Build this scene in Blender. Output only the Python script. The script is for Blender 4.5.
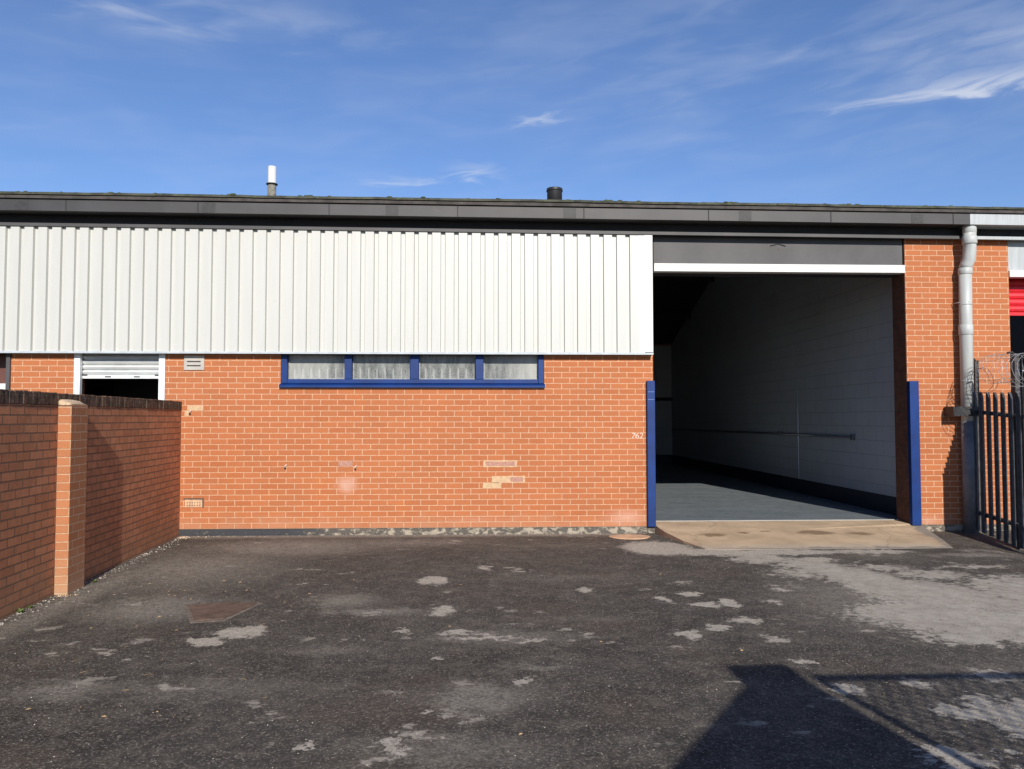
import bpy, math, random
from mathutils import Vector, Matrix, noise as mnoise
random.seed(7)
R = math.radians
sc = bpy.context.scene
for o in list(bpy.data.objects): bpy.data.objects.remove(o)
COL = sc.collection

# ------------------------------------------------------------------ camera
F, YAW, PIT, ROL, CH, CD = 800.48, -0.040872, 0.041923, -0.000539, 1.47528, 10.8954
cam = bpy.data.cameras.new('camera'); camo = bpy.data.objects.new('camera', cam); COL.objects.link(camo)
fw = Vector((-math.sin(YAW)*math.cos(PIT), math.cos(YAW)*math.cos(PIT), math.sin(PIT)))
rr = Vector((math.cos(YAW), math.sin(YAW), 0)); uu = rr.cross(fw)
r2 = rr*math.cos(ROL)+uu*math.sin(ROL); u2 = uu*math.cos(ROL)-rr*math.sin(ROL)
camo.matrix_world = Matrix(((r2.x, u2.x, -fw.x, 0), (r2.y, u2.y, -fw.y, -CD), (r2.z, u2.z, -fw.z, CH), (0, 0, 0, 1)))
cam.sensor_width = 36; cam.lens = F/1024*36; cam.clip_start = .05; cam.clip_end = 2000
sc.camera = camo

# ------------------------------------------------------------------ sun and sky
AZ, EL = R(8.9), R(27)
sl = bpy.data.lights.new('sun', 'SUN'); sl.energy = 5.0; sl.angle = R(.38); sl.color = (1, .93, .84)
so = bpy.data.objects.new('sun', sl); COL.objects.link(so)
sdir = Vector((math.sin(AZ)*math.cos(EL), -math.cos(AZ)*math.cos(EL), math.sin(EL)))
so.rotation_euler = sdir.to_track_quat('Z', 'Y').to_euler(); so.location = (5, -30, 20)
sc.view_settings.view_transform = 'Standard'; sc.view_settings.look = 'None'
sc.view_settings.exposure = 0.22; sc.view_settings.gamma = 1; sc.view_settings.use_curve_mapping = False

class NT:
    """small helper to write node trees"""
    def __init__(s, tree): s.t = tree; s.n = tree.nodes; s.l = tree.links
    def new(s, typ, **kw):
        n = s.n.new(typ)
        for k, v in kw.items(): setattr(n, k, v)
        return n
    def put(s, sock, v):
        if isinstance(v, bpy.types.NodeSocket): s.l.new(v, sock)
        elif v is not None: sock.default_value = v
    def math(s, op, a, b=None, c=None, clamp=False):
        n = s.new('ShaderNodeMath', operation=op, use_clamp=clamp)
        for i, v in enumerate((a, b, c)):
            if v is not None: s.put(n.inputs[i], v)
        return n.outputs[0]
    def vmath(s, op, a, b=None, out=0):
        n = s.new('ShaderNodeVectorMath', operation=op)
        s.put(n.inputs[0], a)
        if b is not None: s.put(n.inputs[1], b)
        return n.outputs[out]
    def xyz(s, v):
        n = s.new('ShaderNodeSeparateXYZ'); s.l.new(v, n.inputs[0]); return n.outputs
    def comb(s, x, y, z=0.0):
        n = s.new('ShaderNodeCombineXYZ'); s.put(n.inputs[0], x); s.put(n.inputs[1], y); s.put(n.inputs[2], z); return n.outputs[0]
    def noise(s, v, scale, detail=4, rough=.55, dist=0.0, out=0):
        n = s.new('ShaderNodeTexNoise'); s.put(n.inputs['Vector'], v); n.inputs['Scale'].default_value = scale
        n.inputs['Detail'].default_value = detail; n.inputs['Roughness'].default_value = rough; n.inputs['Distortion'].default_value = dist
        return n.outputs[out]
    def mrange(s, v, a, b, c=0.0, d=1.0, smooth=True):
        n = s.new('ShaderNodeMapRange', interpolation_type='SMOOTHSTEP' if smooth else 'LINEAR')
        s.put(n.inputs[0], v)
        for i, q in enumerate((a, b, c, d)): s.put(n.inputs[i+1], q)
        return n.outputs[0]
    def mix(s, f, a, b, mode='MIX'):
        n = s.new('ShaderNodeMix', data_type='RGBA', blend_type=mode)
        s.put(n.inputs[0], f)
        for i, v in ((6, a), (7, b)):
            if isinstance(v, (tuple, list)): v = (*v[:3], 1)
            s.put(n.inputs[i], v)
        return n.outputs[2]
    def bump(s, h, strength=.4, dist=.01):
        n = s.new('ShaderNodeBump'); s.put(n.inputs['Height'], h); n.inputs['Strength'].default_value = strength; n.inputs['Distance'].default_value = dist
        return n.outputs[0]
    def blobs(s, x, y, lst, gain=1.0):
        """union of soft ellipses (cx,cy,rx,ry,strength): returns the largest (1-d)*strength"""
        cur = None
        for cx, cy, rx, ry, st in lst:
            dx = s.math('MULTIPLY', s.math('SUBTRACT', x, cx), 1/rx); dy = s.math('MULTIPLY', s.math('SUBTRACT', y, cy), 1/ry)
            d = s.math('SQRT', s.math('ADD', s.math('MULTIPLY', dx, dx), s.math('MULTIPLY', dy, dy)))
            v = s.math('MULTIPLY', s.math('SUBTRACT', 1.5, d), st)
            cur = v if cur is None else s.math('MAXIMUM', cur, v)
        return s.math('MAXIMUM', cur, 0.0)

w = bpy.data.worlds.new('World'); sc.world = w; w.use_nodes = True
t = NT(w.node_tree); t.n.clear()
sky = t.new('ShaderNodeTexSky', sky_type='NISHITA'); sky.sun_disc = False
sky.sun_elevation = EL; sky.sun_rotation = math.pi-AZ; sky.altitude = 60; sky.air_density = 1.0; sky.dust_density = .15; sky.ozone_density = 2.8
tc = t.new('ShaderNodeTexCoord'); X, Y, Z = t.xyz(t.vmath('NORMALIZE', tc.outputs['Generated']))
az = t.math('ARCTAN2', X, Y); el = t.math('ARCSINE', Z)
cv = t.comb(t.math('MULTIPLY', az, 2.2), t.math('ADD', t.math('MULTIPLY', el, 10.0), t.math('MULTIPLY', az, -.7)))
wz = t.noise(cv, 1.8, 4, .55, .5); wf = t.noise(cv, 4.5, 4.5, .52, .6)
nz = t.math('ADD', t.math('MULTIPLY', wz, .6), t.math('MULTIPLY', wf, .4))
azd = t.math('ADD', az, t.math('MULTIPLY', t.math('SUBTRACT', wz, .5), .2)); eld = t.math('ADD', el, t.math('MULTIPLY', t.math('SUBTRACT', wf, .5), .07))
b1 = t.blobs(azd, eld, [(.58, .352, .17, .011, 1.2), (.68, .385, .24, .045, .55), (-.040, .300, .045, .008, .9), (-.11, .294, .025, .006, .6), (.085, .365, .035, .0045, .8)])
b2 = t.blobs(azd, eld, [(-.36, .455, .30, .028, .8), (.42, .42, .38, .10, .55), (.9, .5, .5, .2, .5), (-1.2, .4, .5, .1, .5), (2.2, .5, .6, .15, .6)])
c1 = t.math('MULTIPLY', t.mrange(b1, .0, 1.7), t.mrange(wf, .22, .72))
c2 = t.math('MULTIPLY', t.mrange(b2, .1, 1.2), t.mrange(nz, .34, .78))
veil = t.math('MULTIPLY', t.mrange(nz, .38, .74), .09)
cl = t.math('ADD', t.math('ADD', t.math('MULTIPLY', c1, .62), t.math('MULTIPLY', c2, .33)), veil, clamp=True)
skc = t.mix(1.0, sky.outputs[0], (.92, 1.03, 1.30), 'MULTIPLY')
colr = t.mix(cl, skc, (7.6, 7.9, 8.6))
bg = t.new('ShaderNodeBackground'); t.l.new(colr, bg.inputs[0]); bg.inputs[1].default_value = .088
ow = t.new('ShaderNodeOutputWorld'); t.l.new(bg.outputs[0], ow.inputs[0])

# ------------------------------------------------------------------ materials
MATS = {}
def base_mat(name):
    m = bpy.data.materials.new(name); m.use_nodes = True; t = NT(m.node_tree)
    b = t.n['Principled BSDF']; MATS[name] = m
    return m, t, b
def simple(name, col, rough=.5, metal=0.0, var=.12, scale=6.0, dirt=None, bump=.05, spec=.5, streak=False):
    m, t, b = base_mat(name)
    tc = t.new('ShaderNodeTexCoord'); v = tc.outputs['Object']
    if streak: v = t.vmath('MULTIPLY', v, (6.0, 6.0, .5))
    n = t.noise(v, scale, 6, .6)
    dark = tuple(c*(1-var) for c in col); lite = tuple(min(1, c*(1+var)) for c in col)
    c = t.mix(t.mrange(n, .3, .7), dark, lite)
    if dirt:
        n2 = t.noise(tc.outputs['Object'], scale*3.1, 8, .7)
        c = t.mix(t.mrange(n2, dirt[1], dirt[1]+.12), c, dirt[0])
    t.put(b.inputs['Base Color'], c); b.inputs['Roughness'].default_value = rough; b.inputs['Metallic'].default_value = metal
    b.inputs['Specular IOR Level'].default_value = spec
    if bump: t.put(b.inputs['Normal'], t.bump(t.noise(tc.outputs['Object'], 60, 4, .6), bump, .01))
    return m
def brick(name, c1, c2, mort, bw=.215, rh=.075, msz=.010, wash=(), foot=None, lichen=0.0, zoff=0.0, soot=0.0, xoff=0.0, rough=.85, big=.18, bumpd=.006, dk=.42):
    m, t, b = base_mat(name)
    tc = t.new('ShaderNodeTexCoord'); ob = tc.outputs['Object']; x, y, z = t.xyz(ob); nx, ny, nz = t.xyz(tc.outputs['Normal'])
    side = t.math('GREATER_THAN', t.math('ABSOLUTE', nx), .6)
    u = t.math('ADD', t.math('MULTIPLY', x, t.math('SUBTRACT', 1.0, side)), t.math('MULTIPLY', y, side))
    wob = t.math('MULTIPLY', t.math('SUBTRACT', t.noise(ob, 9.0, 2), .5), .004)
    uv = t.comb(t.math('ADD', u, xoff), t.math('ADD', t.math('ADD', z, zoff), wob))
    bt = t.new('ShaderNodeTexBrick'); t.put(bt.inputs['Vector'], uv)
    bt.inputs['Color1'].default_value = (0, 0, 0, 1); bt.inputs['Color2'].default_value = (1, 1, 1, 1); bt.inputs['Mortar'].default_value = (.5, .5, .5, 1)
    bt.inputs['Scale'].default_value = 1; bt.inputs['Mortar Size'].default_value = msz*.5; bt.inputs['Mortar Smooth'].default_value = .25
    bt.inputs['Brick Width'].default_value = bw+.010; bt.inputs['Row Height'].default_value = rh; bt.offset = .5; bt.offset_frequency = 2
    rnd = t.xyz(bt.outputs['Color'])[0]
    col = t.mix(rnd, c1, c2)
    # hue shifts between bricks and inside a brick
    col = t.mix(t.math('MULTIPLY', t.mrange(rnd, .55, 1.0), dk), col, tuple(c*.62 for c in c1))
    fine = t.noise(uv, 85, 5, .7)
    col = t.mix(t.math('MULTIPLY', t.mrange(fine, .35, .75), .5), col, tuple(min(1, c*1.35) for c in c2))
    pits = t.mrange(t.noise(uv, 210, 2, .5), .64, .72)
    col = t.mix(t.math('MULTIPLY', pits, .45), col, tuple(c*.45 for c in c1))
    mn = t.noise(ob, 35, 4, .6)
    mcol = t.mix(t.mrange(mn, .3, .7), tuple(c*.78 for c in mort), tuple(min(1, c*1.12) for c in mort))
    mfac = t.math('MULTIPLY', bt.outputs['Fac'], t.mrange(t.noise(uv, 14, 3), .18, .34, .55, 1.0))
    col = t.mix(mfac, col, mcol)
    lg = t.noise(ob, .75, 5, .6)
    col = t.mix(t.math('MULTIPLY', t.mrange(lg, .35, .75), big), col, t.mix(1.0, col, (.62, .55, .5), 'MULTIPLY'))
    hz = t.noise(ob, 2.6, 5, .7); col = t.mix(t.math('MULTIPLY', t.mrange(hz, .52, .7), .35), col, t.mix(1.0, col, (1.12, 1.02, .80), 'MULTIPLY'))
    if wash:
        wn = t.math('SUBTRACT', t.noise(ob, 7, 6, .7), .5)
        xd = t.math('ADD', x, t.math('MULTIPLY', wn, .22)); zd = t.math('ADD', z, t.math('MULTIPLY', wn, .12))
        wsh = t.mrange(t.blobs(xd, zd, wash), .35, 1.35)
        col = t.mix(t.math('MULTIPLY', wsh, .62), col, (.56, .36, .28))
    if foot:   # splash dirt creeping up from the ground
        fz = t.math('ADD', z, t.math('MULTIPLY', t.math('SUBTRACT', t.noise(ob, 3.5, 5, .6), .5), -.5))
        col = t.mix(t.math('MULTIPLY', t.mrange(fz, foot[1], foot[0]), foot[2]), col, foot[3])
    if soot:
        sn = t.noise(ob, 11, 7, .7)
        col = t.mix(t.math('MULTIPLY', t.mrange(sn, .42, .6), soot), col, (.03, .027, .02))
    if lichen:
        ln = t.noise(ob, 28, 6, .7)
        col = t.mix(t.math('MULTIPLY', t.mrange(ln, .6, .68), lichen), col, (.33, .31, .22))
    t.put(b.inputs['Base Color'], col); b.inputs['Roughness'].default_value = rough; b.inputs['Specular IOR Level'].default_value = .25
    h = t.math('ADD', t.math('MULTIPLY', bt.outputs['Fac'], -1.0), t.math('MULTIPLY', fine, .35))
    t.put(b.inputs['Normal'], t.bump(h, .7, bumpd))
    return m

M_BRICK = brick('orange brick', (.335, .108, .042), (.42, .150, .061), (.58, .345, .215), msz=.0125, dk=.40,
                wash=[(-1.78, .58, .17, .14, 1.0), (-1.78, .86, .09, .035, .8), (2.0, .12, .38, .16, .8), (-3.6, .5, .25, .9, .35), (-.1, .1, .8, .1, .5), (6.2, .05, .3, .12, .7)],
                foot=(-.05, .22, .35, (.42, .25, .16)))
M_BRICKL = brick('red brown brick', (.38, .150, .074), (.60, .265, .135), (.22, .13, .085), msz=.014, foot=(-.15, .35, .5, (.30, .19, .11)), soot=.16, lichen=.2, big=.4, zoff=.017, bumpd=.010, dk=.6)  # mortar colour darkened to paint the shade grazing sun leaves in joints
M_COPE = brick('sooty coping brick', (.085, .050, .036), (.16, .085, .055), (.16, .13, .10), bw=.068, rh=.118, lichen=.85, soot=.75, zoff=.0, bumpd=.012)
M_PIER = brick('pale orange pier brick', (.34, .135, .062), (.42, .180, .085), (.50, .33, .21), msz=.011, zoff=.017, foot=(-.1, .35, .5, (.42, .3, .19)), lichen=.2)
M_JAMB = brick('shaded jamb brick', (.13, .05, .03), (.17, .07, .04), (.16, .10, .07), soot=.4)  # darker brick colours standing in for shade on the unlit jamb
M_WHITE = simple('white painted steel', (.60, .60, .585), .4, var=.04, dirt=((.43, .42, .38), .68))
M_CLAD = simple('ivory coated steel', (.47, .475, .445), .42, var=.03, scale=1.5, streak=True, dirt=((.41, .405, .365), .66))
M_DRIP = simple('pale drip flashing', (.40, .44, .46), .45, var=.10, scale=9, dirt=((.45, .45, .42), .62))
M_DARK = simple('charcoal coated steel', (.038, .037, .038), .55, var=.2, scale=2.0, dirt=((.060, .057, .050), .60), bump=.03)
M_GBR = simple('gutter bracket steel', (.024, .024, .025), .6, var=.3, scale=20, dirt=((.075, .07, .065), .56))
M_PANEL = simple('dark grey panel', (.058, .057, .059), .6, var=.2, scale=1.6, dirt=((.08, .078, .074), .60))
M_LGREY = simple('light grey steel', (.36, .39, .40), .5, var=.10, scale=5, dirt=((.35, .36, .35), .62), streak=True)
M_PVC = simple('light grey plastic pipe', (.41, .435, .42), .5, var=.10, scale=3, dirt=((.36, .37, .34), .64), streak=True)
M_SHUT = simple('galvanised shutter slats', (.60, .62, .61), .38, .35, var=.08)
M_ALU = simple('white aluminium', (.70, .73, .72), .4, var=.06)
M_BEAD = simple('grubby glazing putty', (.27, .28, .27), .7, var=.25, scale=25)
M_BLUE = simple('royal blue paint', (.002, .026, .135), .5, spec=.3, var=.2, scale=3, dirt=((.015, .06, .27), .70))
M_BLUE2 = simple('scuffed blue paint', (.12, .2, .42), .5)
M_RED = simple('red paint', (.62, .018, .028), .4, var=.15)
M_BLACK = simple('black bracket steel', (.018, .018, .02), .5, var=.2)
M_FENCE = simple('weathered dark steel', (.062, .060, .064), .55, .2, var=.35, scale=14, dirt=((.13, .12, .11), .62))
M_GALV = simple('galvanised wire', (.62, .63, .63), .32, .7, var=.2)
M_RUST = simple('rusty wire', (.06, .035, .025), .7, .2, var=.4)
M_WALLI = brick('white painted blockwork', (.40, .41, .425), (.43, .44, .455), (.36, .37, .385), bw=.44, rh=.225, msz=.010, dk=.1, big=.25, foot=(.2, .9, .25, (.30, .29, .28)), rough=.7, bumpd=.004)
M_WALLF = simple('unlit upper lining', (.13, .14, .15), .8, var=.1)
M_SKIRT = simple('navy skirting paint', (.012, .018, .030), .55, var=.2)
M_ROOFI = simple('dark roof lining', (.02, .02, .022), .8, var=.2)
M_PIPEI = simple('grey conduit', (.10, .105, .11), .5, var=.2)
M_MOSS = simple('mossy roofing sheet', (.055, .058, .042), .95, var=.5, scale=5, dirt=((.09, .11, .05), .54), bump=.6)
M_MOSSG = simple('moss', (.045, .060, .022), .98, var=.5, scale=9)
M_FELT = simple('brown roof edge strip', (.050, .044, .040), .8, var=.4, scale=7, dirt=((.10, .085, .06), .60), bump=.3)
M_CLAY = simple('clay', (.52, .33, .20), .85, var=.25, scale=8, dirt=((.35, .26, .18), .58))
M_CREAM = simple('cream mortar', (.50, .34, .20), .9, var=.15, scale=22, dirt=((.62, .38, .22), .6))
M_PINKM = simple('pink grey brick face', (.38, .20, .15), .85, var=.18, scale=30)
M_CAP = simple('sandy cap mortar', (.50, .37, .24), .95, var=.25, scale=25, dirt=((.15, .11, .07), .62), bump=.7)
M_CHALK = simple('white chalk', (.62, .47, .38), .9, var=.1)
M_IRON = simple('rusty cast iron', (.105, .066, .046), .75, .0, var=.35, scale=11, dirt=((.16, .12, .09), .56), bump=.6)
M_IRON2 = simple('dusty iron rim', (.15, .12, .095), .85, var=.35, scale=14, dirt=((.09, .07, .055), .5), bump=.5)
M_BARK = simple('grey bark', (.09, .075, .06), .9, var=.3)
M_LEAF = simple('leaf green', (.10, .15, .035), .7, var=.35, scale=30)
M_GRIT = simple('pale grit', (.42, .38, .33), .9, var=.5, scale=3)
M_DRYLEAF = simple('dry leaf', (.40, .27, .14), .8, var=.4, scale=3)

def m_plinth():
    m, t, b = base_mat('bitumen plinth'); tc = t.new('ShaderNodeTexCoord'); ob = tc.outputs['Object']; x, y, z = t.xyz(ob)
    n = t.noise(t.vmath('MULTIPLY', ob, (1, 1, 1.6)), 8, 9, .72, .3); n2 = t.noise(ob, 50, 4, .6)
    bit = t.mix(n2, (.012, .013, .017), (.05, .052, .06)); crust = t.mix(n2, (.22, .185, .14), (.42, .37, .29)); bit = t.mix(t.mrange(x, -2.6, -1.6), bit, t.mix(n2, (.045, .040, .035), (.13, .115, .095)))
    amt = t.math('ADD', n, t.math('ADD', t.mrange(x, -2.7, -1.7, -.055, .07), t.math('MULTIPLY', t.mrange(z, -.10, .0, 0.0, 1.0), -.04)))
    f = t.mrange(amt, .50, .60)
    t.put(b.inputs['Base Color'], t.mix(f, bit, crust)); b.inputs['Roughness'].default_value = .8
    t.put(b.inputs['Normal'], t.bump(t.math('ADD', f, n2), .8, .01)); return m
M_PLINTH = m_plinth()

def m_pane():
    m, t, b = base_mat('obscured wired glass'); tc = t.new('ShaderNodeTexCoord'); ob = tc.outputs['Object']; x, y, z = t.xyz(ob)
    n = t.noise(t.comb(x, z), 60, 4, .7); n2 = t.noise(t.comb(t.math('MULTIPLY', x, 6), t.math('MULTIPLY', z, 1.5)), 2.2, 4, .6)
    c = t.mix(t.mrange(t.math('ADD', t.math('MULTIPLY', n, .5), t.math('MULTIPLY', n2, .5)), .34, .66), (.06, .065, .062), (.25, .26, .245))
    # light vertical folds of the blind pressed against the glass, lower half only
    fold = t.math('ABSOLUTE', t.math('SUBTRACT', t.math('FRACT', t.math('MULTIPLY', t.math('ADD', x, t.math('MULTIPLY', n2, .02)), 9.0)), .5))
    lo = t.mrange(t.math('ADD', z, t.math('MULTIPLY', n2, -.12)), 2.06, 2.12, 1.0, 0.0)
    st = t.math('MULTIPLY', t.math('MULTIPLY', t.mrange(fold, .14, .02), lo), t.mrange(x, .04, .1, .55, .12))
    c = t.mix(st, c, (.42, .42, .39))
    c = t.mix(t.math('MULTIPLY', t.mrange(x, .2, .8), .6), c, (.46, .46, .42))
    c = t.mix(t.math('MULTIPLY', t.mrange(x, -1.9, -2.2), .35), c, (.52, .52, .48))
    t.put(b.inputs['Base Color'], c); b.inputs['Roughness'].default_value = .22
    t.put(b.inputs['Normal'], t.bump(n, .5, .004)); return m
M_PANE = m_pane()

def m_floor():
    m, t, b = base_mat('grey blue floor paint'); tc = t.new('ShaderNodeTexCoord'); ob = tc.outputs['Object']
    n = t.noise(t.vmath('MULTIPLY', ob, (.6, 1.6, 1)), 2.0, 7, .65); n2 = t.noise(ob, 9, 6, .7)
    c = t.mix(t.mrange(n, .3, .7), (.13, .155, .17), (.18, .20, .215)); c = t.mix(t.mrange(n2, .62, .72), c, (.22, .24, .25))
    t.put(b.inputs['Base Color'], c); t.put(b.inputs['Roughness'], t.mrange(n2, .3, .7, .35, .6)); return m
M_FLOOR = m_floor()

def m_slab():
    m, t, b = base_mat('sandy concrete'); tc = t.new('ShaderNodeTexCoord'); ob = tc.outputs['Object']; x, y, z = t.xyz(ob)
    n = t.noise(ob, 2.3, 7, .65); n2 = t.noise(ob, 70, 4, .6); n3 = t.noise(ob, 9, 6, .7)
    c = t.mix(t.mrange(n, .3, .7), (.37, .265, .165), (.50, .37, .235)); c = t.mix(t.math('MULTIPLY', t.mrange(n2, .55, .7), .4), c, (.30, .23, .16))
    c = t.mix(t.math('MULTIPLY', t.mrange(n3, .58, .7), .35), c, (.27, .20, .13))
    wn = t.math('SUBTRACT', n3, .5); xd = t.math('ADD', x, t.math('MULTIPLY', wn, .25)); yd = t.math('ADD', y, t.math('MULTIPLY', wn, .2))
    st = t.blobs(xd, yd, [(3.02, -.58, .17, .10, 1), (3.45, -.48, .09, .05, .9), (3.78, -.40, .08, .04, .9), (4.42, -.50, .24, .14, 1.1), (4.98, -.55, .2, .12, .8), (5.75, -.6, .3, .15, .4)])
    c = t.mix(t.math('MULTIPLY', t.mrange(st, .25, .85), .85), c, (.17, .105, .055))
    edge = t.math('MULTIPLY', t.mrange(t.math('ADD', y, t.math('MULTIPLY', wn, .3)), -1.05, -1.35), .45); c = t.mix(edge, c, (.36, .33, .28))
    er = t.math('ADD', t.math('MULTIPLY', n3, .55), t.math('MULTIPLY', n, .35))
    dpt = t.math('MINIMUM', t.math('ADD', y, 1.42), t.math('MULTIPLY', t.math('SUBTRACT', 6.05, t.math('ADD', x, t.math('MULTIPLY', y, -.22))), .8))
    wr = t.mrange(t.math('SUBTRACT', er, t.math('MULTIPLY', dpt, 1.5)), .30, .40); c = t.mix(t.math('MULTIPLY', wr, t.mrange(x, 2.9, 3.6, .25, .9)), c, t.mix(n2, (.13, .115, .095), (.27, .24, .20)))
    ck = t.new('ShaderNodeTexVoronoi', feature='DISTANCE_TO_EDGE'); t.put(ck.inputs['Vector'], t.vmath('ADD', ob, t.comb(t.math('MULTIPLY', n3, .25), t.math('MULTIPLY', n, .3)))); ck.inputs['Scale'].default_value = .55
    c = t.mix(t.math('MULTIPLY', t.mrange(ck.outputs['Distance'], .005, .002), .4), c, (.07, .055, .04))
    t.put(b.inputs['Base Color'], c); b.inputs['Roughness'].default_value = .85; t.put(b.inputs['Normal'], t.bump(t.math('ADD', n2, n3), .5, .006)); return m
M_SLAB = m_slab()

HARD = [(-.45,-3.08,.15,.22,1),(-.29,-4.26,.10,.17,1),(-.42,-6.96,.055,.08,1),(-.36,-7.05,.05,.05,.9),(.27,-6.06,.055,.06,1),(-.27,-6.54,.03,.03,1),(-.83,-6.98,.04,.04,1),
 (-.27,-5.62,.04,.04,.9),(-.56,-4.88,.06,.09,.8),(.03,-2.45,.07,.13,.9),(1.88,-3.77,.10,.11,1),(2.11,-4.12,.08,.16,1),(1.57,-3.92,.06,.07,.9),
 (1.53,-5.07,.10,.12,1),(1.80,-4.9,.10,.10,.9),(1.89,-4.19,.13,.10,.9),(2.10,-5.76,.07,.055,1),(2.13,-6.28,.09,.09,.9),(.96,-3.56,.08,.09,.8),(2.06,-4.69,.12,.11,.8),(2.12,-5.26,.10,.09,.8),
 (-1.74,-4.88,.17,.17,1),(-1.92,-5.10,.12,.11,1),(-2.49,-5.37,.05,.05,.7),(2.15,-1.25,.40,.50,1.1),(2.45,-1.55,.35,.25,1),(2.85,-1.60,.5,.22,1.1),(3.6,-1.60,.6,.20,1),(4.6,-1.62,.5,.16,.9),(.03,-5.09,.30,.05,.8),(.35,-5.2,.18,.03,.8),(-.15,-4.95,.15,.05,.8),
 (3.3,-1.95,.14,.14,.7),(3.75,-2.1,.25,.14,.9),(2.5,-4.1,.1,.1,.6),(1.95,-3.3,.1,.07,.6),(2.75,-3.6,.12,.1,.7),(2.6,-6.2,.12,.08,.7),(2.75,-6.45,.1,.06,.8)]
WIDE = [(3.1,-2.0,.35,.35,.75),(3.5,-2.5,.35,.6,.8),(3.3,-1.65,.9,.16,1),(3.2,-2.9,.3,.4,.5),(5.2,-4.0,.8,.9,.9),(5.2,-2.6,.5,.12,.6),(4.5,-3.0,.5,.3,.6),(3.75,-3.3,.38,.85,.9),(4.0,-3.9,.55,.65,1),(3.6,-4.6,.62,.42,1),(4.0,-4.9,.8,.5,1),(3.55,-5.25,.45,.18,.8),(2.95,-6.75,.36,.26,1),(2.55,-6.7,.14,.10,.8),(2.20,-7.26,.14,.12,.9),(2.7,-7.35,.3,.14,.9),(4.2,-2.6,.5,.25,.5),(3.4,-2.5,.3,.4,.55),(4.8,-4.6,.9,.8,.8),(3.1,-6.1,.3,.1,.5)]
SOFT = [(-2.99,-2.38,1.0,1.3,.75),(-2.3,-1.0,1.2,.7,.9),(-2.71,-4.1,.6,.55,.9),(-.9,-.7,1.4,.45,.6),(-2.41,-6.1,.4,.22,.75),(-.01,-6.35,.26,.26,1.1),(.05,-6.3,.5,.3,.6),(-.14,-7.04,.7,.3,.55),(-1.15,-3.9,.35,.3,.8),(-.83,-4.3,.5,.15,.8),(-1.6,-6.1,.9,.3,.5),
 (3.43,-4.1,1.1,1.3,.7),(4.6,-1.9,.7,.45,.5),(5.6,-1.9,.7,.15,.9),(6.0,-1.6,.4,.12,.8),(1.0,-3.0,1.2,.35,.4),(.8,-1.0,1.8,.4,.35),(-3.5,-3.6,.22,2.2,.8),(.2,-5.1,.7,.25,.6),(-1.0,-5.4,.6,.18,.45),(.4,-5.8,.2,.1,.7),(.9,-4.6,.6,.2,.4),(4.6,-6.5,2,1.5,.6),(-1.7,-7.4,1.0,.3,.4)]
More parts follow.
